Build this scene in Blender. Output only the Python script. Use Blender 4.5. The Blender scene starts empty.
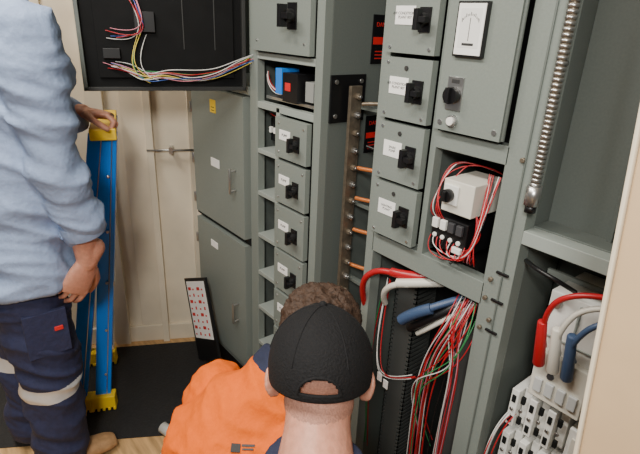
import bpy, bmesh, math, random
from mathutils import Vector, Matrix, Euler, noise
random.seed(7)
V=Vector
# ------------------------------------------------------------------ materials
MATS={}
def mat(name,col,rough=.5,metal=0,bump=0,scale=30,var=0,stretch=None,spec=.5,sss=0,emit=0):
    if name in MATS: return MATS[name]
    m=bpy.data.materials.new(name);m.use_nodes=True
    nt=m.node_tree;b=nt.nodes['Principled BSDF']
    b.inputs['Base Color'].default_value=(*col,1);b.inputs['Roughness'].default_value=rough
    b.inputs['Metallic'].default_value=metal;b.inputs['Specular IOR Level'].default_value=spec
    if sss: b.inputs['Subsurface Weight'].default_value=sss;b.inputs['Subsurface Scale'].default_value=.01
    if bump or var:
        tc=nt.nodes.new('ShaderNodeTexCoord');mp=nt.nodes.new('ShaderNodeMapping')
        if stretch: mp.inputs['Scale'].default_value=stretch
        nt.links.new(tc.outputs['Object'],mp.inputs['Vector'])
        n=nt.nodes.new('ShaderNodeTexNoise');n.inputs['Scale'].default_value=scale;n.inputs['Detail'].default_value=5
        nt.links.new(mp.outputs[0],n.inputs['Vector'])
        if bump:
            bp=nt.nodes.new('ShaderNodeBump');bp.inputs['Strength'].default_value=bump;bp.inputs['Distance'].default_value=.01
            nt.links.new(n.outputs['Fac'],bp.inputs['Height']);nt.links.new(bp.outputs[0],b.inputs['Normal'])
        if var:
            r=nt.nodes.new('ShaderNodeValToRGB');r.color_ramp.elements[0].position=.3;r.color_ramp.elements[1].position=.7
            r.color_ramp.elements[0].color=(*[c*(1-var) for c in col],1);r.color_ramp.elements[1].color=(*[min(1,c*(1+var)) for c in col],1)
            nt.links.new(n.outputs['Fac'],r.inputs[0]);nt.links.new(r.outputs[0],b.inputs['Base Color'])
    MATS[name]=m;return m
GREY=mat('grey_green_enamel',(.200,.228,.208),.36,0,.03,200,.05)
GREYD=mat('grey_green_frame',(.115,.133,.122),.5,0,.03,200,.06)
GREYL=mat('frame_light',(.29,.325,.30),.45)
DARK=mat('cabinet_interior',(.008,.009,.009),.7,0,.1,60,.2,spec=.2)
BLACK=mat('black_plastic',(.006,.006,.007),.4)
BLACKD=mat('black_door',(.005,.0052,.0055),.6,0,.05,20,.2,spec=.15)
WHITE=mat('white_label',(.9,.9,.88),.4)
WPL=mat('white_plastic',(.78,.78,.74),.4,0,.02,40,.05)
CREAMP=mat('cream_plastic',(.68,.66,.58),.4)
YEL=mat('yellow_plastic',(.9,.6,.02),.45)
RED=mat('red_cable',(.42,.01,.016),.35)
REDT=mat('red_print',(.6,.02,.02),.5)
BLUE=mat('blue_wire',(.03,.09,.35),.4)
BLUEG=mat('blue_grey_boot',(.045,.08,.16),.45)
GREEN=mat('green_wire',(.03,.22,.07),.4)
YW=mat('yellow_wire',(.7,.55,.1),.4)
PINK=mat('pink_wire',(.55,.2,.25),.4)
WW=mat('white_wire',(.62,.62,.6),.4)
STEEL=mat('steel',(.5,.5,.49),.3,.9)
ZINC=mat('dull_busbar',(.24,.2,.15),.45,.7,.2,60,.2)
COPPER=mat('orange_copper',(.62,.2,.06),.35,.4)
CREAM=mat('cream_wall',(.74,.65,.50),.6,0,.04,8,.06)
DUCT=mat('grey_duct',(.05,.054,.052),.55)
INK=mat('label_ink',(.03,.03,.03),.6)
SKIN=mat('skin',(.50,.23,.155),.5,0,.12,90,.12,sss=.1)
HAIR=mat('brown_hair',(.045,.022,.011),.7,0,.6,120,.3)
STUB=mat('stubble_scalp',(.36,.175,.125),.65,0,.3,300,.2)
SHIRT=mat('light_blue_shirt',(.245,.325,.50),.8,0,.3,60,.05)
NAVY=mat('navy_trousers',(.018,.023,.066),.85,0,.3,60,.15)
NAVYC=mat('navy_collar',(.012,.017,.045),.85,0,.4,40,.2)
ORNG=mat('hi_vis_orange',(.74,.125,.003),.8,0,.3,60,.05,spec=.2)
TAPE=mat('reflective_tape',(.6,.61,.62),.35,.3,.1,100)
CAPM=mat('black_cap_cloth',(.006,.006,.007),.85,0,.35,250,.3,spec=.3)
LBLUE=mat('ladder_blue',(.0,.2,.78),.35,0,.05,30)
BOOT=mat('tan_boot',(.35,.2,.09),.6,0,.3,60,.15)
SOLE=mat('boot_sole',(.03,.025,.02),.7)

# ------------------------------------------------------------------ helpers
def link(o,parent=None):
    bpy.context.collection.objects.link(o)
    if parent: o.parent=parent
    return o
def empty(name,loc=(0,0,0),rotz=0):
    e=bpy.data.objects.new(name,None);e.empty_display_size=.1;e.location=loc;e.rotation_euler=(0,0,rotz)
    bpy.context.collection.objects.link(e);return e
class MB:
    def __init__(s,name,parent=None,bevel=.0015,smooth=False):
        s.n=name;s.p=parent;s.bm=bmesh.new();s.m=[];s.bev=bevel;s.sm=smooth
    def mi(s,m):
        if m not in s.m:s.m.append(m)
        return s.m.index(m)
    def setm(s,faces,m,smooth=False):
        i=s.mi(m)
        for f in faces:f.material_index=i;f.smooth=smooth
    def box(s,a,b,m,M=None):
        r=bmesh.ops.create_cube(s.bm,size=1)
        c=[(a[i]+b[i])/2 for i in range(3)];d=[abs(b[i]-a[i]) for i in range(3)]
        T=Matrix.Translation(c)@Matrix.Diagonal((*d,1))
        if M: T=M@T
        bmesh.ops.transform(s.bm,matrix=T,verts=r['verts'])
        s.setm({f for v in r['verts'] for f in v.link_faces},m);return s
    def cyl(s,p0,p1,r,m,r2=None,seg=16):
        p0=V(p0);p1=V(p1);d=p1-p0
        q=bmesh.ops.create_cone(s.bm,cap_ends=True,segments=seg,radius1=r,radius2=r if r2 is None else r2,depth=d.length)
        T=Matrix.Translation((p0+p1)/2)@d.to_track_quat('Z','Y').to_matrix().to_4x4()
        bmesh.ops.transform(s.bm,matrix=T,verts=q['verts'])
        s.setm({f for v in q['verts'] for f in v.link_faces},m)
        for f in {f for v in q['verts'] for f in v.link_faces}:
            if len(f.verts)==4:f.smooth=True
        return s
    def sph(s,c,r,m,M=None):
        if not hasattr(r,'__len__'): r=(r,r,r)
        q=bmesh.ops.create_uvsphere(s.bm,u_segments=20,v_segments=12,radius=1)
        T=Matrix.Translation(c)@(M or Matrix())@Matrix.Diagonal((*r,1))
        bmesh.ops.transform(s.bm,matrix=T,verts=q['verts'])
        s.setm({f for v in q['verts'] for f in v.link_faces},m,True);return s
    def done(s):
        me=bpy.data.meshes.new(s.n);s.bm.to_mesh(me);s.bm.free()
        for m in s.m:me.materials.append(m)
        o=link(bpy.data.objects.new(s.n,me),s.p)
        if s.bev:
            b=o.modifiers.new('b','BEVEL');b.width=s.bev;b.segments=2;b.limit_method='ANGLE';b.angle_limit=math.radians(50)
        return o
def wires(name,parent,items,r=.0022):
    c=bpy.data.curves.new(name,'CURVE');c.dimensions='3D';c.bevel_depth=r;c.bevel_resolution=2;c.resolution_u=8
    ms=[]
    for it in items:
        pts,m=it[0],it[1];rr=it[2]/r if len(it)>2 else 1
        if m not in ms: ms.append(m);c.materials.append(m)
        s=c.splines.new('NURBS');s.points.add(len(pts)-1)
        for i,p in enumerate(pts): s.points[i].co=(*p,1);s.points[i].radius=rr
        s.use_endpoint_u=True;s.order_u=min(4,len(pts));s.material_index=ms.index(m);s.use_smooth=True
    c.use_fill_caps=True
    return link(bpy.data.objects.new(name,c),parent)
def bundle(path,n,mats,spread=.01,r=.0022,end=1,jit=.35):
    out=[]
    for i in range(n):
        off=V((random.gauss(0,spread),random.gauss(0,spread*.6),random.gauss(0,spread)))
        pts=[]
        for j,p in enumerate(path):
            k=1 if 0<j<len(path)-1 else end
            pts.append(V(p)+off*k+V([random.gauss(0,spread*jit) for _ in range(3)]))
        out.append((pts,mats[i%len(mats)],r))
    return out
def text(name,parent,s,loc,rot,size,m,align='CENTER'):
    c=bpy.data.curves.new(name,'FONT');c.body=s;c.size=size;c.align_x=align;c.align_y='CENTER';c.extrude=.0002
    c.materials.append(m);o=link(bpy.data.objects.new(name,c),parent);o.location=loc;o.rotation_euler=rot;return o
FR=(math.pi/2,0,0)

# ------------------------------------------------------------------ camera
a=math.radians(50.2);t=math.radians(22.2);r_=math.radians(2.6)
sa,ca,st,ct=math.sin(a),math.cos(a),math.sin(t),math.cos(t)
F=V((-sa*ct,ca*ct,-st));U0=V((-sa*st,ca*st,ct));R0=V((ca,sa,0))
R=R0*math.cos(r_)+U0*math.sin(r_);U=-R0*math.sin(r_)+U0*math.cos(r_)
cam=bpy.data.cameras.new('camera');cam.sensor_width=36;cam.lens=500/640*36;cam.clip_start=.02
co=link(bpy.data.objects.new('camera',cam))
M=Matrix((R,U,-F)).transposed().to_4x4();M.translation=V((0,-.95,1.55));co.matrix_world=M
bpy.context.scene.camera=co

# ------------------------------------------------------------------ room
TOPZ=2.1;CZ=2.6
fl=MB('floor',None,0)
PLY=mat('plywood_floor',(.52,.32,.14),.6,0,.15,6,.35,(1,8,1))
fl.box((-3.4,-3,-.05),(1.2,.9,0),PLY);fl.done()
cl=MB('ceiling',None,0);cl.box((-3.4,-3,CZ),(1.2,.9,CZ+.05),CREAM);cl.done()
w=MB('wall_back',None,0);w.box((-3.4,.72,0),(1.2,.78,CZ),CREAM);w.done()
wd=V((-.31,-.58,0)).normalized();ang=math.atan2(wd.y,wd.x)
wl=empty('wall_left',(-2.08,.02,0),ang)
q=MB('panel',wl,.002)
q.box((-.02,-.06,0),(2.4,0,CZ),CREAM)
for x0,x1,dp in [(.17,.20,.035),(.20,.30,.012),(.36,.43,.035),(.55,.58,.02),(.80,.87,.03),(1.05,1.08,.02),(1.3,1.37,.03)]:
    q.box((x0,0,0),(x1,dp,CZ),CREAM)
q.done()
q=MB('baseboard_left',wl,.003);q.box((0,0,0),(2.4,.018,.09),CREAM);q.done()
q=MB('conduit',wl,.0);q.cyl((0.0,.03,1.0),(.2,.035,1.0),.005,STEEL);q.box((.09,0,.985),(.105,.045,1.015),STEEL);q.done()
w=MB('wall_corner',None,0);w.box((-2.14,.0,0),(-2.08,.75,CZ),CREAM);w.done()
bm=bmesh.new();P=[(-2.04,-.02),(-.1,-.02),(-.1,-.22),(-1.42,-.22),(-1.57,-.47),(-1.88,-1.0),(-2.55,-1.0),(-2.35,-.62)]
vs=[bm.verts.new((x,y,.0005)) for x,y in P];f=bm.faces.new(vs)
e=bmesh.ops.extrude_face_region(bm,geom=[f]);bmesh.ops.translate(bm,vec=(0,0,.003),verts=[v for v in e['geom'] if isinstance(v,bmesh.types.BMVert)])
bmesh.ops.recalc_face_normals(bm,faces=bm.faces)
me=bpy.data.meshes.new('rubber_mat');bm.to_mesh(me);me.materials.append(mat('rubber',(.012,.012,.013),.75,0,.3,120,.3));link(bpy.data.objects.new('rubber_mat',me))

# ------------------------------------------------------------------ cabinets
def handle(mb,x,z,s=1,y=-.02):
    mb.box((x-.016*s,y-.004,z-.026*s),(x+.016*s,y,z+.026*s),BLACK)
    mb.cyl((x,y,z),(x,y-.022*s,z),.014*s,BLACK,seg=20)
    mb.box((x-.006*s,y-.036*s,z-.022*s),(x+.006*s,y-.018*s,z+.022*s),BLACK)
    mb.box((x-.006*s,y-.034*s,z-.006*s),(x+.026*s,y-.020*s,z+.006*s),BLACK)
def screw(mb,x,z,y=-.02,r=.004):
    mb.cyl((x,y+.001,z),(x,y-.0025,z),r,STEEL,seg=10)

C1=empty('switchboard_cabinet')
b=MB('carcass',C1)
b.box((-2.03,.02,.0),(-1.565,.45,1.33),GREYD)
b.box((-2.03,0,.08),(-1.565,.03,.12),GREY);b.box((-2.03,0,.715),(-1.565,.03,.735),DARK)
b.box((-2.03,.0,1.30),(-1.565,.03,1.33),GREY)
b.box((-2.03,.43,1.33),(-1.565,.45,TOPZ),DARK);b.box((-2.03,.02,1.33),(-2.0,.45,TOPZ),GREYD);b.box((-2.03,0,TOPZ),(-1.565,.45,TOPZ+.02),GREYD)
b.box((-2.03,0,0),(-1.565,.02,.08),BLACK)
b.done()
b=MB('doors',C1,.003)
b.box((-2.0,-.018,.74),(-1.58,.018,1.295),GREY);b.box((-2.0,-.018,.125),(-1.58,.018,.71),GREY)
for z in (.8,.98,1.2,.2,.6): b.cyl((-2.012,-.015,z-.022),(-2.012,-.015,z+.022),.007,STEEL)
for z0 in (.97,.38):
    b.cyl((-1.64,-.02,z0-.04),(-1.64,-.045,z0-.04),.004,STEEL);b.cyl((-1.64,-.02,z0+.04),(-1.64,-.045,z0+.04),.004,STEEL)
    b.cyl((-1.64,-.045,z0-.05),(-1.64,-.045,z0+.05),.005,STEEL)
b.box((-1.83,-.020,1.205),(-1.785,-.018,1.255),YEL);b.box((-1.82,-.0205,1.213),(-1.795,-.02,1.216),INK);b.box((-1.82,-.0205,1.225),(-1.795,-.02,1.228),INK)
b.box((-1.84,-.020,.985),(-1.77,-.018,1.02),WHITE);b.box((-1.87,-.020,.61),(-1.81,-.018,.64),WHITE)
b.done()

C2=empty('motor_control_cabinet')
b=MB('carcass',C2)
XL,XR=-1.56,-1.16
b.box((XL,0,0),(-1.51,.03,TOPZ),GREY);b.box((-1.195,0,0),(XR,.03,TOPZ),GREY)
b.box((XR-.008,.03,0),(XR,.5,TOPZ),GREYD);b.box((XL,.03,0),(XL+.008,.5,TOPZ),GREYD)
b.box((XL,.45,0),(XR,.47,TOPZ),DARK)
b.box((XL,0,TOPZ),(XR,.47,TOPZ+.02),GREYD)
b.box((-1.395,0,.1),(-1.375,.03,1.285),GREYL)
b.box((-1.39,.03,.1),(-1.385,.45,1.285),DARK)
b.box((-1.51,0,1.43),(-1.195,.03,1.452),GREYL);b.box((-1.51,0,1.268),(-1.195,.03,1.29),GREYL)
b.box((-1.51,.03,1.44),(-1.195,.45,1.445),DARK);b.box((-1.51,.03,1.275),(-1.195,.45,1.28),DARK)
for z in (1.12,.96,.79,.63,.47,.3): b.box((-1.51,.0,z-.012),(-1.395,.25,z+.004),GREYL)
b.box((-1.51,.25,.1),(-1.39,.26,1.28),mat('backplate',(.05,.057,.053),.6))
b.box((-1.51,0,0),(-1.195,.02,.1),GREY)
b.done()
b=MB('doors',C2,.003)
b.box((-1.505,-.02,1.458),(-1.20,.0,TOPZ-.03),GREY)
handle(b,-1.285,1.565,1.4);screw(b,-1.225,1.49);screw(b,-1.48,1.49)
ds=[(1.13,1.262),(.972,1.118),(.80,.96),(.635,.79),(.47,.622),(.3,.458)]
for z0,z1 in ds:
    b.box((-1.37,-.02,z0),(-1.2,0,z1),GREY)
    handle(b,-1.25,(z0+z1)/2-.005,1.0);screw(b,-1.215,z1-.018);screw(b,-1.35,z1-.018);screw(b,-1.35,z0+.02)
    b.box((-1.345,-.0215,(z0+z1)/2-.005),(-1.285,-.02,(z0+z1)/2+.028),WHITE)
b.done()
for z0,z1 in ds:
    text('label_text',C2,'PUMP',(-1.315,-.0218,(z0+z1)/2+.012),FR,.012,INK)
b=MB('fittings',C2,.001)
b.box((-1.50,.03,1.30),(-1.22,.09,1.31),STEEL)
b.box((-1.40,.0,1.33),(-1.365,.07,1.41),mat('blue_breaker',(.02,.2,.7),.4));b.box((-1.36,.0,1.31),(-1.28,.08,1.40),BLACK)
b.box((-1.345,-.002,1.345),(-1.315,.0,1.37),REDT)
b.box((-1.265,.02,1.32),(-1.225,.08,1.38),mat('pale_relay',(.25,.26,.25),.5))
for i in range(4): b.box((-1.50+.026*i,.05,1.15),(-1.478+.026*i,.10,1.23),BLACK)
for i in range(4): b.box((-1.497+.026*i,.04,1.18),(-1.486+.026*i,.052,1.20),WPL)
b.box((-1.49,.06,1.32),(-1.41,.12,1.40),BLACK)
b.box((XR,.03,1.27),(XR+.006,.17,1.41),BLACK)
for y in (.05,.15):
    for z in (1.29,1.39): b.cyl((XR+.006,y,z),(XR+.01,y,z),.007,STEEL)
b.done()
it=bundle([(-1.50,.04,1.39),(-1.46,.01,1.35),(-1.42,.02,1.32),(-1.38,.04,1.34)],5,[RED,WW],.006,.0014)
it+=bundle([(-1.50,.05,1.24),(-1.47,.02,1.25),(-1.42,.03,1.24),(-1.40,.06,1.22)],4,[RED,BLACK],.006,.0014)
wires('cubicle_wires',C2,it)

# --- busbar recess
BB=empty('busbar_riser')
b=MB('bars',BB,.001)
b.box((-1.145,.30,0),(-.94,.31,TOPZ),DARK)
b.box((-1.137,.085,.30),(-1.125,.13,1.38),ZINC)
b.box((-1.10,.2,.3),(-1.09,.235,1.9),ZINC)
for i in range(19):
    z=.36+.055*i
    b.cyl((-1.125,.108,z),(-1.110,.108,z),.010,STEEL if i%2 else ZINC,seg=6);b.cyl((-1.110,.108,z),(-1.104,.108,z),.005,STEEL,seg=8)
for z in (1.31,1.0,.72,.5): b.box((-1.145,.13,z),(-1.0,.15,z+.012),GREYD)
b.done()
wires('links',BB,[([(-1.11,.12,z),(-1.06,.13,z+.0),(-1.0,.14,z+.01),(-.94,.15,z+.015)],COPPER,.007) for z in (1.13,1.03,.92,.79)]+
      [([(-1.1,.11,1.33),(-1.05,.13,1.34),(-.94,.16,1.34)],ZINC,.006),([(-1.1,.14,1.2),(-1.03,.17,1.18),(-.94,.2,1.2)],BLACK,.005)])
for z,h in ((1.44,.14),(1.16,.12)):
    S=MB('warning_sign',None,.0)
    S.box((-1.158,.185,z),(-1.156,.285,z+h),BLACK);S.box((-1.156,.19,z+h*.40),(-1.1555,.28,z+h*.55),REDT)
    for k in range(3): S.box((-1.156,.2,z+h*.1+.01*k),(-1.1555,.27,z+h*.1+.01*k+.003),REDT)
    o=S.done();text('text',o,'DANGER',(-1.1552,.235,z+h*.8),(math.pi/2,0,math.pi/2),.018,REDT)

# --- right cabinet
C3=empty('distribution_cabinet')
b=MB('carcass',C3)
XL,XR=-.93,-.475
b.box((XL,0,0),(-.90,.04,TOPZ),GREY);b.box((-.545,0,0),(XR,.04,TOPZ),GREY)
b.box((-.502,-.004,0),(-.498,0,TOPZ),GREYD)
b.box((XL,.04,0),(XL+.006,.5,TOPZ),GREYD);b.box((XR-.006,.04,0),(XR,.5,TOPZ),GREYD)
b.box((-.905,0,.955),(-.54,.04,1.012),GREY);b.box((-.745,0,1.01),(-.728,.03,TOPZ),GREY)
b.box((-.73,0,1.29),(-.54,.03,1.33),GREY)
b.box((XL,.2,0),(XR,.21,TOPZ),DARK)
b.box((XL,0,TOPZ),(XR,.47,TOPZ+.02),GREYD)
b.box((-.9,.0,0),(-.545,.04,.1),GREY)
b.box((-.745,.03,1.01),(-.74,.2,1.3),GREYD)
for x,z in ((-.53,.98),(-.51,.93),(-.53,.90),(-.525,1.03),(-.505,1.31)): b.cyl((x,0,z),(x,-.008,z),.006,ZINC,seg=6)
for z in (1.05,.98,.90): b.box((-.515,-.006,z),(-.485,0,z+.006),BLACK)
b.done()
b=MB('doors',C3,.003)
cells=[(1.025,1.172),(1.182,1.328),(1.338,1.482),(1.492,1.64),(1.65,1.80),(1.81,1.96)]
for z0,z1 in cells:
    b.box((-.897,-.02,z0),(-.75,.0,z1),GREY);zc=(z0+z1)/2
    handle(b,-.785,zc-.0,1.0);screw(b,-.885,z1-.012);screw(b,-.885,z0+.012);screw(b,-.765,z0+.012)
    b.cyl((-.825,-.02,z1-.022),(-.825,-.023,z1-.022),.0055,INK,seg=12)
    b.box((-.875,-.0215,zc-.012),(-.815,-.02,zc+.028),WHITE)
b.box((-.724,-.02,1.338),(-.556,.0,TOPZ-.03),GREY)
b.cyl((-.552,-.014,1.34),(-.552,-.014,TOPZ-.04),.004,GREYD)
for x,z in ((-.71,1.355),(-.57,1.355),(-.71,1.62)): screw(b,x,z,r=.006)
b.box((-.694,-.030,1.497),(-.622,-.02,1.603),BLACK);b.box((-.690,-.032,1.501),(-.626,-.030,1.599),WHITE)
b.box((-.683,-.0325,1.515),(-.633,-.032,1.59),mat('meter_face',(.8,.8,.78),.3))
b.box((-.659,-.033,1.528),(-.6575,-.0325,1.572),INK)
for i in range(13):
    th=math.radians(-50+100*i/12);px,pz=-.658+.026*math.sin(th),1.545+.034*math.cos(th)
    b.box((px-.0007,-.033,pz-.003),(px+.0007,-.0325,pz+(.004 if i%3==0 else .001)),INK)
b.box((-.672,-.033,1.519),(-.644,-.0325,1.524),INK)
b.box((-.70,-.023,1.385),(-.660,-.02,1.455),STEEL);b.cyl((-.68,-.02,1.417),(-.68,-.04,1.417),.018,BLACK,seg=24);b.box((-.685,-.05,1.402),(-.675,-.035,1.434),BLACK)
b.box((-.69,-.0235,1.442),(-.67,-.023,1.45),INK)
b.cyl((-.676,-.02,1.362),(-.676,-.028,1.362),.013,STEEL,seg=24);b.cyl((-.676,-.028,1.362),(-.676,-.033,1.362),.009,WPL,seg=20)
b.done()
lt=['LIGHTING\nPLANT','SPARE\nPUMP','AIR CONDITIONER\nPLANT 007','AIR CONDITIONER\nPLANT 007','GPO','GPO']
for (z0,z1),s in zip(cells,lt): text('label_text',C3,s,(-.845,-.0218,(z0+z1)/2+.008),FR,.0085,INK)
b=MB('contactor',C3,.002)
DG=mat('dark_grey_plastic',(.05,.05,.055),.4)
b.box((-.675,-.02,1.155),(-.592,.10,1.232),CREAMP);b.box((-.67,-.026,1.175),(-.630,-.02,1.222),WPL)
b.cyl((-.652,-.026,1.198),(-.652,-.042,1.198),.015,BLACK,seg=24);b.box((-.656,-.05,1.186),(-.648,-.035,1.21),BLACK)
b.box((-.66,.10,1.13),(-.6,.2,1.22),BLACK)
b.box((-.70,-.01,1.055),(-.60,.13,1.135),BLACK)
for i in range(4):
    b.box((-.695+.023*i,-.02,1.105),(-.678+.023*i,-.01,1.13),WPL if i in(0,1) else DG);b.cyl((-.687+.023*i,-.01,1.085),(-.687+.023*i,-.016,1.085),.006,WPL,seg=10)
b.box((-.63,-.02,1.06),(-.605,-.01,1.075),WPL)
b.box((-.71,.13,1.05),(-.56,.2,1.15),BLACK)
b.done()
it=[]
for i in range(5):
    x=-.70+.008*i
    it.append(([(x,-.01,1.13),(x-.005,-.03,1.15),(-.70+random.uniform(-.01,.015),-.01,1.19),(-.69+random.uniform(-.02,.03),.02,1.25),(-.66+random.uniform(-.03,.05),.05,1.27),(-.6,.10,1.24)],[RED,WW,RED,RED][i%4],.0013))
for i in range(11):
    x=-.70+.010*i
    it.append(([(x,-.01,1.08),(x+random.uniform(-.01,.01),-.03,1.04+random.uniform(-.01,.02)),(-.62+random.uniform(-.04,.02),-.02,1.03+random.uniform(-.01,.02)),(-.575+random.uniform(-.01,.01),-.008,1.08),(-.572+random.uniform(-.01,.012),.0,1.18),(-.58+random.uniform(-.02,.01),.04,1.25)],[RED,WW,RED,RED,BLACK][i%5],.0013))
for i in range(8):
    it.append(([(-.59,.0,1.16),(-.567+random.uniform(-.02,.01),.0,1.12),(-.60+.02*random.random(),-.01,1.07),(-.66+.015*i,-.02,1.03),(-.64,.1,1.015)],[RED,RED,PINK][i%3],.0013))
wires('control_wires',C3,it)
def duct(mb,x0,x1,z0,z1,y0,y1):
    mb.box((x0,y1-.004,z0),(x1,y1,z1),DUCT)
    mb.box((x0+.012,y0,z0),(x1-.012,y0+.003,z1),DUCT)
    n=int((z1-z0)/.016)
    for i in range(n):
        z=z0+i*.016
        mb.box((x0,y0,z),(x0+.012,y0+.003,z+.009),DUCT);mb.box((x1-.012,y0,z),(x1,y0+.003,z+.009),DUCT)
        mb.box((x0,y0,z),(x0+.003,y1,z+.009),DUCT);mb.box((x1-.003,y0,z),(x1,y1,z+.009),DUCT)
b=MB('wiring_duct',C3,0)
duct(b,-.885,-.80,.12,.88,.10,.19);duct(b,-.63,-.555,.12,.84,.06,.15)
b.done()
it=[]
it.append(([(-.925,.03,.72),(-.915,-.03,.84),(-.88,-.035,.91),(-.83,-.02,.93),(-.78,.0,.925)],RED,.009))
it.append(([(-.81,-.012,.928),(-.76,-.01,.935),(-.70,.06,.94)],RED,.013))
it.append(([(-.85,.02,.80),(-.84,-.02,.86),(-.80,-.03,.905),(-.75,-.01,.915)],CREAMP,.009))
it.append(([(-.78,-.021,.910),(-.73,.0,.925),(-.66,.07,.94)],CREAMP,.013))
it.append(([(-.735,-.04,.825),(-.70,-.04,.865),(-.66,-.02,.89)],BLUEG,.015))
it.append(([(-.67,-.025,.885),(-.64,.0,.91),(-.60,.06,.93)],BLUEG,.010))
it.append(([(-.72,-.02,.80),(-.68,-.025,.84),(-.64,-.01,.88),(-.59,.05,.93)],BLACK,.012))
it.append(([(-.70,-.01,.79),(-.66,-.015,.83),(-.62,.0,.88),(-.58,.05,.92)],CREAMP,.007))
wires('power_cables',C3,it)
it=bundle([(-.60,.05,.94),(-.575,-.02,.90),(-.61,-.03,.82),(-.655,-.02,.68),(-.665,.0,.45),(-.68,.04,.15)],14,[RED,WW,PINK,RED,GREEN,RED,RED],.010,.0014,jit=.5)
it+=bundle([(-.60,.05,.94),(-.60,-.02,.88),(-.58,-.02,.80),(-.575,-.01,.7),(-.60,.0,.5),(-.62,.05,.15)],12,[RED,PINK,WW,BLACK,RED],.009,.0014,jit=.6)
it+=bundle([(-.58,.05,.92),(-.555,-.01,.86),(-.58,-.03,.75),(-.64,-.03,.70),(-.70,-.02,.60),(-.66,.05,.4)],5,[RED,GREEN,WW],.010,.0014,jit=.9)
it+=bundle([(-.88,.06,.85),(-.87,.03,.72),(-.83,-.02,.60),(-.78,-.03,.585),(-.70,.0,.64)],4,[RED,WW],.005,.0014)
it+=bundle([(-.9,.06,.8),(-.91,.02,.6),(-.87,.02,.4),(-.9,.06,.2)],4,[GREEN,RED],.01,.0014)
wires('wire_loom',C3,it)
b=MB('wire_tags',C3,.001)
for x,z in ((-.79,.60),(-.765,.59)): b.box((x-.01,-.04,z-.014),(x+.008,-.037,z+.014),WHITE,)
b.done()

# --- adjoining bay
C4=empty('meter_panel_cabinet')
b=MB('carcass',C4)
b.box((-.475,.10,1.165),(.35,.12,TOPZ),GREYD)
b.box((-.345,.085,1.165),(-.335,.10,TOPZ),GREYD)
b.box((-.475,0,1.135),(.35,.04,1.165),GREYL);b.box((-.475,.04,1.16),(.35,.1,1.168),GREYD)
b.box((-.475,.22,0),(.35,.24,1.16),GREYD)
b.box((-.475,0,TOPZ),(.35,.47,TOPZ+.02),GREYD)
b.box((.3,0,0),(.35,.22,TOPZ),GREY);b.box((-.475,0,0),(.35,.04,.1),GREY)
b.box((-.46,.12,1.03),(.30,.13,1.05),GREYL)
b.done()
cd=MB('flexible_conduit',None,0)
n=75
for i in range(n):
    z=1.27+i*.0095
    cd.cyl((-.462,-.018,z),(-.462,-.018,z+.0065),.0105,STEEL,seg=14)
cd.cyl((-.462,-.018,1.27),(-.462,-.018,1.98),.0088,ZINC,seg=12)
cd.cyl((-.462,-.018,1.23),(-.462,-.018,1.27),.015,STEEL,seg=8);cd.cyl((-.462,-.018,1.215),(-.462,-.018,1.23),.011,BLACK)
cd.cyl((-.462,-.018,1.5),(-.462,.0,1.5),.006,STEEL);cd.done()
IS=empty('main_isolator')
b=MB('body',IS,.003)
b.box((-.41,.05,.80),(-.285,.20,1.04),WPL);b.box((-.40,.03,.78),(-.285,.05,.90),CREAMP)
b.box((-.405,.046,.93),(-.29,.05,.935),GREYL);b.box((-.345,.044,.90),(-.34,.05,1.03),GREYL)
b.cyl((-.39,.05,1.015),(-.39,.04,1.015),.010,STEEL);b.cyl((-.30,.05,1.01),(-.30,.04,1.01),.008,STEEL);b.cyl((-.36,.05,.85),(-.36,.025,.85),.008,DG)
for i in range(4): b.box((-.39+.026*i,.022,.80),(-.372+.026*i,.03,.835),mat('pale_grey',(.5,.52,.52),.4))
b.done()
wires('tails',IS,[([(-.385,.02,.92),(-.388,-.01,.98),(-.378,-.025,1.04),(-.35,-.03,1.08),(-.30,-.01,1.10),(-.2,.05,1.09)],RED,.006),
 ([(-.352,.02,.92),(-.355,-.01,.96),(-.345,-.02,1.02),(-.31,-.01,1.08),(-.2,.05,1.08)],CREAMP,.006),
 ([(-.32,.02,.92),(-.325,-.01,.96),(-.315,-.02,1.0),(-.28,-.01,1.06),(-.2,.05,1.06)],BLUEG,.006),
 ([(-.47,.03,1.09),(-.43,-.02,1.105),(-.39,-.02,1.10),(-.37,.0,1.085),(-.36,.04,1.06)],BLACK,.005)])
b=MB('cable_boots',IS,.004)
for x,m in ((-.386,RED),(-.354,CREAMP),(-.323,BLUEG)): b.cyl((x,.015,.875),(x-.002,-.012,.995),.013,m,.010,seg=14)
b.done()
TB=empty('terminal_block')
b=MB('blocks',TB,.0015)
b.box((-.44,.15,.35),(-.30,.16,.77),STEEL)
for j in range(3):
    for i in range(6):
        x=-.44+.0225*i;z=.655-.13*j+.008*(i%2)
        b.box((x,.04+.02*(i%2),z),(x+.019,.15,z+.105),WPL);b.box((x+.004,.037,z+.07),(x+.014,.045,z+.09),DARK);b.box((x+.004,.037,z+.01),(x+.014,.045,z+.03),DARK)
        b.cyl((x+.009,.04,z+.05),(x+.009,.035,z+.05),.005,STEEL,seg=8)
b.box((-.30,.05,.46),(-.22,.15,.74),WPL);b.box((-.29,.045,.48),(-.23,.05,.72),CREAMP)
b.done()
wires('wires',TB,bundle([(-.43,.04,.69),(-.45,-.01,.64),(-.458,-.01,.5),(-.45,.03,.3)],5,[WW,RED,WW],.005,.0016)+bundle([(-.25,.05,.72),(-.24,0,.78),(-.255,.0,.87),(-.23,.05,1.0)],4,[BLACK,BLUE],.006,.003))

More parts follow.
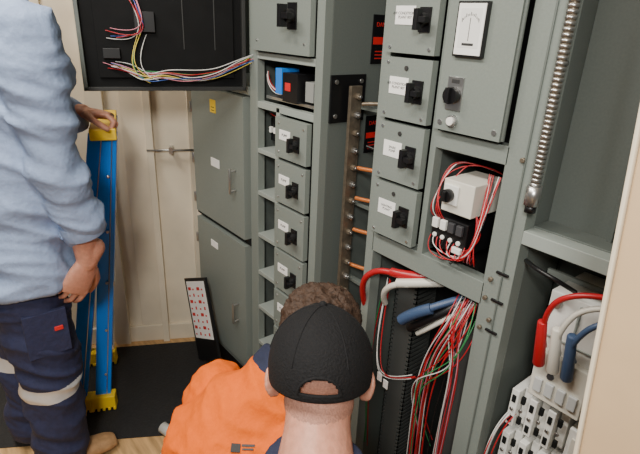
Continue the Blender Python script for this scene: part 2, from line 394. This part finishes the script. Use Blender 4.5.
# --- open door panel
DA=V((-1.575,-.01,0));DB=V((-1.74,-.50,0));dd=(DB-DA).normalized();dl=(DB-DA).length
D=empty('open_cabinet_door',DA,math.atan2(dd.y,dd.x))
b=MB('panel',D,.003)
RIM=mat('door_rim',(.02,.021,.02),.5)
b.box((0,-.012,1.32),(dl,0,TOPZ-.05),BLACKD)
b.box((dl-.012,-.012,1.32),(dl,.022,TOPZ-.05),GREYD);b.box((0,-.012,1.32),(dl,.022,1.332),RIM);b.box((0,-.012,1.32),(.012,.022,TOPZ-.05),RIM)
b.box((.04,.0,1.36),(dl-.05,.012,TOPZ-.1),BLACKD)
b.box((.29,.012,1.50),(.35,.03,1.56),BLACK);b.box((.40,.012,1.42),(.45,.03,1.45),BLACK)
for x in (.1,.2): b.box((x,.012,1.45),(x+.004,.014,2.0),RIM)
b.done()
cols=[WW,YW,PINK,GREEN,BLUE,RED,WW]
it=bundle([(.43,.02,1.40),(.38,.04,1.385),(.34,.05,1.355),(.27,.05,1.375),(.2,.05,1.355),(.1,.05,1.37),(.05,.05,1.40),(-.02,.03,1.42)],10,cols,.009,.0013,jit=.8)
it+=bundle([(.36,.02,1.62),(.34,.05,1.56),(.32,.05,1.52),(.35,.04,1.48),(.42,.02,1.49)],6,[RED,PINK,WW,BLUE],.008,.0013,jit=.8)
it+=bundle([(.33,.02,1.50),(.36,.05,1.44),(.38,.05,1.39),(.31,.05,1.36)],4,[YW,GREEN,WW],.007,.0013)
wires('door_wiring',D,it)

# --- cream panel foreground right
q=MB('cream_door_panel',None,.004)
p1=V((-.165,-.30,.99));p0=V((-.203,-.30,1.46));dv=(p0-p1).normalized()
ang2=math.atan2(dv.x,dv.z)
T=Matrix.Translation(p1-dv*.98)@Matrix.Rotation(ang2,4,'Y')
q.box((0,-.03,0),(.6,0,2.0),mat('tan_panel',(.56,.40,.24),.55,0,.05,10,.05),T);q.box((-.006,-.035,0),(0,.005,2.0),CREAM,T);q.done()

# --- board with red diagram propped against the lower door
SB=empty('diagram_board',(-1.80,-.085,.052));SB.rotation_euler=Euler((-.10,-.40,.12),'XYZ')
b=MB('board',SB,.003)
b.box((-.10,-.006,0),(.095,.006,.40),BLACK);b.box((-.085,-.0075,.11),(.080,-.006,.385),WHITE)
for i in range(8):
    for j in range(4): b.box((-.075+.040*j,-.0085,.125+.031*i),(-.075+.040*j+.012+.014*((i*j+i)%2),-.0075,.133+.031*i+.007*((i+j)%2)),REDT)
b.done()

# ------------------------------------------------------------------ ladder
LD=empty('step_ladder')
ft=[V((-1.835,-.56,.006)),V((-1.875,-.645,.006))];tp=[V((-1.775,-.433,1.17)),V((-1.79,-.463,1.17))];off=V((-.30,.10,0))
b=MB('stiles',LD,.002)
def beam(mb,p,q,w,d,m,side):
    z=(q-p).normalized();x=V(side).normalized();x=(x-z*x.dot(z)).normalized();y=z.cross(x)
    Mx=Matrix((x,y,z)).transposed().to_4x4();Mx.translation=p
    mb.box((-w/2,-d/2,0),(w/2,d/2,(q-p).length),m,Mx)
al=(ft[0]-ft[1]).normalized()
for o_ in (V((0,0,0)),off):
    for i in range(2):
        p=ft[i]+o_+V((0,0,.05));q_=tp[i]+o_
        beam(b,p,q_,.055,.008,LBLUE,al)
        for e in (-1,1): beam(b,p+al*e*.026+V((-.012,.003,0)),q_+al*e*.026+V((-.012,.003,0)),.007,.028,LBLUE,al)
        beam(b,p+al*.012+V((.006,-.002,0)),q_+al*.012+V((.006,-.002,0)),.004,.004,STEEL,al)
b.done()
b=MB('treads',LD,.002)
for k in range(1,4):
    f=k/4
    for i,(wd_) in ((0,.06),(1,.03)):
        c=ft[i].lerp(tp[i],f);beam(b,c,c+off,wd_,.02,STEEL,al)
for k in range(5):
    p=ft[0].lerp(tp[0],.15+.18*k)+V((.008,-.002,0));b.cyl(p,p+V((.006,-.001,0)),.006,STEEL,seg=8)
b.done()
b=MB('caps',LD,.004)
c=(tp[0]+tp[1])/2
beam(b,c+V((.03,-.01,.0)),c+off*1.12+V((0,0,.0)),.04,.085,YEL,(0,0,1))
for o_ in (V((0,0,0)),off):
    for i in range(2):
        p=ft[i]+o_
        beam(b,p+V((0,0,.012)),p+V((0,0,.07)),.095,.05,YEL,al)
        for k in range(5): beam(b,p+al*(k-2)*.021+V((0,0,.0)),p+al*(k-2)*.021+V((0,0,.016)),.012,.055,YEL,al)
b.done()

# ------------------------------------------------------------------ figures
def finish(name,bm,parent,m,voxel,smooth=6,fold=0,fs=(5,5,14),faces=None,mats=None,seed=0):
    me=bpy.data.meshes.new(name);bm.to_mesh(me);bm.free()
    o=bpy.data.objects.new(name,me);bpy.context.collection.objects.link(o)
    r=o.modifiers.new('r','REMESH');r.mode='VOXEL';r.voxel_size=voxel;r.use_smooth_shade=True
    s=o.modifiers.new('s','SMOOTH');s.iterations=smooth;s.factor=.5
    dg=bpy.context.evaluated_depsgraph_get();nm=bpy.data.meshes.new_from_object(o.evaluated_get(dg))
    bpy.data.objects.remove(o);bpy.data.meshes.remove(me)
    nm.name=name;nm.materials.clear()
    for x in [m]+(mats or []): nm.materials.append(x)
    if fold:
        sd=V((seed*3.1,seed*1.7,seed*2.3));ns=[v.normal.copy() for v in nm.vertices]
        for v,nv in zip(nm.vertices,ns):
            c=v.co;w_=noise.noise_vector(c*3.5+sd)*.09
            p=V(((c.x+w_.x)*fs[0]+(c.z)*2.2,(c.y+w_.y)*fs[1]+c.z*3.0,(c.z+w_.z)*fs[2]+c.y*3))+sd
            n1=abs(noise.noise(p));n2=abs(noise.noise(p*2.1+V((5,2,9))))
            d=(.32-n1)*1.3+(.25-n2)*.45
            v.co=c+nv*d*fold
    for p in nm.polygons:
        p.use_smooth=True
        p.material_index=faces(p.center) if faces else 0
    return link(bpy.data.objects.new(name,nm),parent)
def cap_(bm,p0,p1,r0,r1):
    p0=V(p0);p1=V(p1);d=p1-p0
    for p,r in ((p0,r0),(p1,r1)):
        q=bmesh.ops.create_icosphere(bm,subdivisions=2,radius=r);bmesh.ops.translate(bm,vec=p,verts=q['verts'])
    q=bmesh.ops.create_cone(bm,cap_ends=True,segments=20,radius1=r0,radius2=r1,depth=d.length)
    bmesh.ops.transform(bm,matrix=Matrix.Translation((p0+p1)/2)@d.to_track_quat('Z','Y').to_matrix().to_4x4(),verts=q['verts'])
def limb(bm,pts):
    for (p,r),(q,s) in zip(pts,pts[1:]): cap_(bm,p,q,r,s)
def ell(bm,c,r,M=None):
    q=bmesh.ops.create_icosphere(bm,subdivisions=3,radius=1)
    bmesh.ops.transform(bm,matrix=Matrix.Translation(c)@(M or Matrix())@Matrix.Diagonal((*r,1)),verts=q['verts'])
def loft(bm,rings,n=24):
    L=[]
    for c,A,B in rings:
        L.append([bm.verts.new(V(c)+V(A)*math.cos(2*math.pi*k/n)+V(B)*math.sin(2*math.pi*k/n)) for k in range(n)])
    for a_,b_ in zip(L,L[1:]):
        for k in range(n): bm.faces.new((a_[k],a_[(k+1)%n],b_[(k+1)%n],b_[k]))
    bm.faces.new(L[0][::-1]);bm.faces.new(L[-1])
def frame(o,x,z):
    x=V(x).normalized();z=V(z);z=(z-x*z.dot(x)).normalized();y=z.cross(x)
    Mx=Matrix((x,y,z)).transposed().to_4x4();Mx.translation=V(o);return Mx
def hand(name,parent,wrist,direction,back,curl=.35,left=False,scale=1,forearm=None,spread=.0):
    Mx=frame(wrist,direction,back)@Matrix.Scale(scale,4);s=-1 if left else 1
    bm=bmesh.new()
    limb(bm,[((-.05,0,0),.027),((0,0,0),.025)])
    loft(bm,[((-.01,0,0),(0,.027,0),(0,0,.020)),((.03,0,0),(0,.038,0),(0,0,.018)),((.07,0,0),(0,.043,0),(0,0,.015)),((.095,0,-.002),(0,.041,0),(0,0,.012))])
    ys=(.033,.0115,-.0115,-.032);ln=(.072,.08,.075,.058)
    for i in range(4):
        y=ys[i]*s;p=V((.088-.004*abs(i-1),y,0));an=curl*(.6+.12*i);rr=.0092-.0007*i
        for k,fr in enumerate((.45,.31,.24)):
            dr=V((math.cos(an),(ys[i]*spread*s*8),-math.sin(an))).normalized();q=p+dr*ln[i]*fr
            cap_(bm,p,q,rr,rr*.92);rr*=.92;p=q;an+=curl*(1.1 if k==0 else .8)
    p=V((.02,.028*s,-.006));d=V((.62,.68*s,-.35)).normalized();q=p+d*.045;cap_(bm,p,q,.016,.012)
    d2=V((.85,.35*s,-.4)).normalized();q2=q+d2*.034;cap_(bm,q,q2,.0115,.0105);q3=q2+V((.9,.1*s,-.42)).normalized()*.025;cap_(bm,q2,q3,.0105,.009)
    bmesh.ops.transform(bm,matrix=Mx,verts=bm.verts)
    if forearm: limb(bm,[(V(forearm),.042),((V(forearm)+V(wrist))/2,.037),(V(wrist),.028)])
    return finish(name,bm,parent,SKIN,.003,3)
def head(name,parent,center,fwd,up,neckbase,neckr=.058,hair=True,cap=False,scale=1.0):
    f_=V(fwd).normalized();u=V(up);u=(u-f_*u.dot(f_)).normalized();x=f_.cross(u)
    Mx=Matrix((x,f_,u)).transposed().to_4x4();Mx.translation=V(center);Mx=Mx@Matrix.Scale(scale,4);inv=Mx.inverted()
    bm=bmesh.new()
    ell(bm,(0,-.012,.03),(.077,.097,.088));ell(bm,(0,.025,-.04),(.064,.068,.078));ell(bm,(0,.06,-.085),(.03,.03,.025))
    ell(bm,(0,-.050,-.035),(.062,.048,.052))
    ell(bm,(0,.075,.025),(.055,.02,.014))
    cap_(bm,(0,.092,.01),(0,.108,-.022),.009,.013);ell(bm,(0,.085,-.055),(.024,.014,.006));ell(bm,(0,.083,-.066),(.021,.013,.006))
    for s in (-1,1):
        E=Matrix.Rotation(s*.6,4,'Z')@Matrix.Rotation(s*.15,4,'Y')
        ell(bm,(s*.087,-.010,-.018),(.007,.020,.031),E);ell(bm,(s*.080,-.002,-.040),(.008,.010,.012));ell(bm,(s*.05,.06,-.02),(.02,.022,.02))
    nb=inv@V(neckbase)
    limb(bm,[((0,-.030,-.03),neckr*.93),(tuple(V((0,-.032,-.03)).lerp(nb,.5)),neckr*.96),(tuple(nb),neckr*1.12)])
    for s in (-1,1): limb(bm,[((s*.028,-.045,-.06),.026),(tuple(nb+V((s*.028,-.012,.0))),.036)])
    bmesh.ops.transform(bm,matrix=Mx,verts=bm.verts)
    if cap: fc=lambda c:(1 if ((inv@c).z>-.045 and (inv@c).y<.0 and abs((inv@c).x)<.072) else 0)
    else: fc=None
    finish(name,bm,parent,SKIN,.004,4,faces=fc,mats=[STUB])
    mb=MB(name+'_eyes',parent,0)
    for s in (-1,1):
        mb.sph(Mx@V((s*.031,.083,.004)),.012,WHITE);mb.sph(Mx@V((s*.031,.093,.004)),.0045,INK)
    mb.done()
    if hair:
        bm=bmesh.new();ell(bm,(0,-.022,.045),(.086,.100,.088));ell(bm,(0,-.06,.0),(.07,.05,.06))
        bmesh.ops.transform(bm,matrix=Mx,verts=bm.verts)
        finish(name+'_hair',bm,parent,HAIR,.004,2,.02,(35,35,12))
    if cap:
        bm=bmesh.new();q=bmesh.ops.create_uvsphere(bm,u_segments=128,v_segments=96,radius=1)
        kill=[]
        for fc_ in bm.faces:
            c=fc_.calc_center_median()
            if c.z<-.22: kill.append(fc_);continue
            if c.y<0 and (c.x/.34)**2+((c.z+.10)/.24)**2<1 and c.z>-.10: kill.append(fc_)
        bmesh.ops.delete(bm,geom=kill,context='FACES')
        bmesh.ops.transform(bm,matrix=Matrix.Translation((0,-.012,.018))@Matrix.Diagonal((.090,.111,.104,1)),verts=bm.verts)
        bmesh.ops.transform(bm,matrix=Mx,verts=bm.verts)
        me=bpy.data.meshes.new('cap_crown');bm.to_mesh(me);bm.free();me.materials.append(CAPM)
        for p in me.polygons:p.use_smooth=True
        o=link(bpy.data.objects.new('cap_crown',me),parent);so=o.modifiers.new('s','SOLIDIFY');so.thickness=.004;so.offset=1
        bm=bmesh.new();g=[]
        for i in range(9):
            th=math.radians(-52+13*i);row=[]
            for j in range(5):
                bx=math.sin(th)*.088;by=math.cos(th)*.108-.012
                ext=j/4*.07*math.cos(th*.9)
                row.append(bm.verts.new(Mx@V((bx*(1-.02*j),by+ext,.005-.35*ext-.012*(math.sin(th)**2)*j/2))))
            g.append(row)
        for i in range(8):
            for j in range(4): bm.faces.new((g[i][j],g[i+1][j],g[i+1][j+1],g[i][j+1]))
        me=bpy.data.meshes.new('cap_brim');bm.to_mesh(me);bm.free();me.materials.append(CAPM)
        o=link(bpy.data.objects.new('cap_brim',me),parent);so=o.modifiers.new('s','SOLIDIFY');so.thickness=.004
        it=[]
        for k in range(6):
            ph=math.radians(0+60*k);it.append(([Mx@V((.0945*math.cos(ph)*math.sin(e),-.012+.1155*math.sin(ph)*math.sin(e),.018+.1085*math.cos(e))) for e in [.02+.13*j for j in range(11)]],CAPM,.0015))
        it.append(([Mx@V((.0945*.37*math.cos(e),-.012-.1155*math.sqrt(max(0,1-(.37*math.cos(e))**2-(.27*math.sin(e)-.10)**2)),.018+.1085*(.27*math.sin(e)-.10))) for e in [math.pi*j/12 for j in range(13)]],CAPM,.0025))
        wires('cap_seams',parent,it)
        mb=MB('cap_button',parent,0);mb.sph(Mx@V((0,-.012,.126)),.008,CAPM);mb.done()
    return Mx

# ---- standing man
P1=empty('man_standing')
cx,cy=-1.70,-.72
bm=bmesh.new()
loft(bm,[((cx,cy-.04,.775),(.222,0,0),(0,.172,0)),((cx,cy-.04,.86),(.21,0,0),(0,.166,0)),((cx,cy-.03,.97),(.195,0,0),(0,.155,0)),((cx,cy-.01,1.15),(.19,0,0),(0,.15,0)),((cx,cy+.02,1.35),(.205,0,0),(0,.155,0)),((cx,cy+.02,1.50),(.19,0,0),(0,.13,0)),((cx,cy+.01,1.57),(.12,0,0),(0,.09,0)),((cx,cy+.01,1.61),(.07,0,0),(0,.07,0))])
rs=V((cx+.19,cy+.03,1.49));re=V((cx+.21,cy+.05,1.18));rw=V((cx+.20,cy+.10,.965))
limb(bm,[(rs,.088),(rs.lerp(re,.5),.078),(re,.070),(re.lerp(rw,.6),.064),(rw,.060)])
ls=V((cx-.19,cy+.03,1.49));le=V((cx-.20,cy+.14,1.24));lw=V((cx-.15,cy+.25,1.20))
limb(bm,[(ls,.08),(ls.lerp(le,.5),.066),(le,.058),(le.lerp(lw,.55),.052)])
finish('shirt',bm,P1,SHIRT,.0075,3,.034,(4,4,9),seed=1)
mb=MB('cuff',P1,.004);d_=(rw-re).normalized();mb.cyl(rw-d_*.015,rw+d_*.03,.062,SHIRT,.061,seg=28);mb.done()
hand('hand_right',P1,rw+V((.0,-.0,-.125)),(-.05,-.50,-.86),(1,.1,-.1),.5,forearm=rw+V((0,0,.03)),scale=1.1)
hand('hand_left',P1,(-1.84,-.49,1.235),(.45,.75,-.1),(-.2,.1,1),1.1,left=True,forearm=le.lerp(lw,.5))
bm=bmesh.new()
ly=cy-.07
loft(bm,[((cx,ly,.74),(.165,0,0),(0,.115,0)),((cx,ly+.02,.86),(.15,0,0),(0,.10,0)),((cx,ly+.02,.95),(.14,0,0),(0,.10,0))])
rk=V((cx+.10,ly+.03,.50));ra=V((cx+.10,ly+.02,.098));lk=V((cx-.11,ly+.0,.50));la=V((cx-.12,ly-.03,.098))
limb(bm,[(V((cx+.075,ly+.01,.80)),.095),(V((cx+.085,ly+.01,.70)),.108),(rk,.095),(rk.lerp(ra,.5),.088),(ra,.082)])
limb(bm,[(V((cx-.075,ly+.01,.80)),.095),(V((cx-.085,ly+.01,.70)),.108),(lk,.095),(lk.lerp(la,.5),.088),(la,.082)])
finish('trousers',bm,P1,NAVY,.007,3,.024,(5,5,10),faces=lambda c:(1 if .375<c.z<.425 else 0),mats=[TAPE],seed=2)
mb=MB('pocket',P1,.004);mb.box((cx+.185,ly-.03,.56),(cx+.20,ly+.09,.71),NAVY);mb.box((cx+.199,ly+.05,.64),(cx+.203,ly+.075,.655),REDT);mb.done()
for s,an in ((1,ra),(-1,la)):
    bm=bmesh.new()
    limb(bm,[(an+V((0,0,.02)),.055),(an+V((0,-.01,-.04)),.045)])
    loft(bm,[(an+V((0,-.055,-.04)),(.035,0,0),(0,0,.035)),(an+V((0,.0,-.035)),(.042,0,0),(0,0,.045)),(an+V((0,.09,-.047)),(.046,0,0),(0,0,.034)),(an+V((0,.15,-.053)),(.043,0,0),(0,0,.028)),(an+V((0,.18,-.057)),(.03,0,0),(0,0,.02))])
    finish('boot',bm,P1,BOOT,.006,3,faces=lambda c:(1 if c.z<.032 else 0),mats=[SOLE])
head('head',P1,(cx,cy+.06,1.75),(0,1,-.25),(0,.2,1),(cx,cy+.01,1.60),.06)

# ---- worker with cap
P2=empty('man_crouching')
Hc=V((-.578,-.452,.948));fw=V((-.72,.62,-.30));nb=V((-.472,-.543,.856))
head('head',P2,Hc,fw,(-.25,.2,1),nb,.060,hair=False,cap=True,scale=1.02)
hx=V((.65,.76,0)).normalized();hf=V((-.76,.65,0)).normalized()
bm=bmesh.new();pel=V((-.30,-.70,.30));ch=V((-.415,-.595,.70))
loft(bm,[(pel,hx*.17,hf*.13),(pel.lerp(ch,.5),hx*.16,hf*.12),(ch,hx*.19,hf*.13),(ch.lerp(nb,.65),hx*.15,hf*.11),(nb+V((0,0,-.015)),hx*.082,hf*.082)])
for s in (-1,1):
    sh=ch+hx*.17*s+V((0,0,.04));el=ch+hx*.20*s+hf*.08+V((0,0,-.25));wr=ch+hx*.12*s+hf*.28+V((0,0,-.24))
    limb(bm,[(sh,.066),(el,.052),(el.lerp(wr,.7),.045)])
    hand('hand_right' if s>0 else 'hand_left',P2,wr+hf*.03,hf+V((0,0,-.2)),(0,0,1),.6,left=s<0,forearm=el)
finish('shirt',bm,P2,NAVYC,.009,4,.02,seed=3)
bm=bmesh.new()
loft(bm,[(nb+V((.02,-.02,-.045)),hx*.108,hf*.10),(nb+V((.006,-.006,.016)),hx*.088,hf*.084)]);finish('collar',bm,P2,NAVYC,.005,2,.006)
bm=bmesh.new()
ell(bm,pel,(.17,.15,.14))
for s in (-1,1):
    hp=pel+hx*.09*s;kn=pel+hx*.17*s+hf*.36+V((0,0,.06 if s>0 else -.22));an=(V((kn.x,kn.y,.08))-hf*.05) if s>0 else (V((pel.x,pel.y,.07))+hx*.13*s-hf*.02)
    limb(bm,[(hp,.10),(kn,.075),(an,.055)])
    b2=bmesh.new();limb(b2,[(V(an),.045),(an+hf*.14+V((0,0,-.03)),.04)]);finish('boot',b2,P2,BOOT,.007,3)
finish('trousers',bm,P2,NAVY,.01,4,.02,seed=4)

# ---- worker in orange
P3=empty('man_kneeling')
bm=bmesh.new();pel=V((-.84,-.66,.26));ch=V((-.815,-.50,.60));nb=V((-.80,-.37,.755));xx=V((.99,.14,0)).normalized()
loft(bm,[(pel,xx*.15,V((0,-.13,.05))),(pel.lerp(ch,.5),xx*.15,V((0,-.125,.05))),(ch,xx*.165,V((0,-.115,.09))),(ch.lerp(nb,.6),xx*.13,V((0,-.075,.085))),(nb,xx*.068,V((0,-.05,.06)))])
arms=[]
for s in (-1,1):
    sh=ch+xx*.135*s+V((0,.04,.055));el=sh+V((-.03,.0,-.27)) if s<0 else sh+V((.02,.06,-.26));wr=el+V((-.02*s,.25,-.03))
    limb(bm,[(sh,.082),(sh.lerp(el,.55),.070),(el,.060),(el.lerp(wr,.35),.05)])
    hand('hand_right' if s>0 else 'hand_left',P3,wr,V((0,1,-.3)),(0,0,1),.5,left=s<0,forearm=el.lerp(wr,.2));arms.append((sh,el))
def fo(c):
    if c.x<-.875 and .485<c.z<.545: return 1
    if .36<c.z<.41: return 1
    return 0
so_=finish('shirt',bm,P3,ORNG,.006,3,.026,(5,5,8),faces=fo,mats=[TAPE],seed=5)
mb=MB('shirt_mark',P3,0)
def onback(dx,dz,w,h,m):
    o0=V((-.55,-.66,.85))+V((.6,.78,0)).normalized()*dx+V((0,0,dz));hit,loc,nor,_=so_.ray_cast(o0,V((-.62,.30,-.60)).normalized())
    if hit:
        X_=V((.6,.78,0));X_=(X_-nor*X_.dot(nor)).normalized();Mx=frame(loc+nor*.001,X_,nor)
        mb.box((-w/2,-h/2,-.002),(w/2,h/2,.0012),m,Mx)
for dx in (.0,.01,.02,.03,.04): pass
onback(.02,.03,.020,.018,INK);onback(.048,.036,.028,.005,INK);onback(.046,.026,.024,.004,INK)
mb.done()
bm=bmesh.new();loft(bm,[(nb+V((0,-.035,-.02)),xx*.088,V((0,-.05,.065))),(nb+V((0,.02,.03)),xx*.078,V((0,-.045,.055)))]);finish('collar',bm,P3,NAVYC,.005,2,.01)
head('head',P3,(-.80,-.265,.822),(.1,.85,-.45),(0,.4,.9),nb,.056,hair=True)
bm=bmesh.new();ell(bm,pel,(.16,.16,.14))
for s in (-1,1):
    hp=pel+xx*.09*s;kn=V((hp.x+.03*s,hp.y+.30,.085));an=kn+V((0,-.36,-.01))
    limb(bm,[(hp,.10),(kn,.075),(an,.05)])
    b2=bmesh.new();limb(b2,[(V(an),.045),(an+V((0,-.12,-.02)),.04)]);finish('boot',b2,P3,BOOT,.007,3)
finish('trousers',bm,P3,NAVY,.01,4,.02,seed=6)

q=MB('pipe_offcut',None,0);q.cyl((-1.56,-.42,.028),(-1.36,-.36,.028),.022,WPL);q.done()

# ------------------------------------------------------------------ lights
def area(name,loc,size,power,col=(1,.96,.9),rot=(0,0,0)):
    l=bpy.data.lights.new(name,'AREA');l.energy=power;l.size=size[0];l.shape='RECTANGLE';l.size_y=size[1];l.color=col
    o=link(bpy.data.objects.new(name,l));o.location=loc;o.rotation_euler=rot
area('ceiling_light',(-.7,-1.2,2.55),(1.2,.25),46,(1,.95,.87))
area('ceiling_light',(-1.75,-1.1,2.55),(.5,.25),24,(1,.94,.84))
area('front_area_light',(.4,-1.5,2.1),(.3,.3),34,(1,.97,.91),rot=(math.radians(50),0,math.radians(35)))  # unseen area light high behind the camera, aimed down at the cabinets
w=bpy.data.worlds.new('world');bpy.context.scene.world=w;w.use_nodes=True
w.node_tree.nodes['Background'].inputs[0].default_value=(1,.97,.93,1);w.node_tree.nodes['Background'].inputs[1].default_value=.09
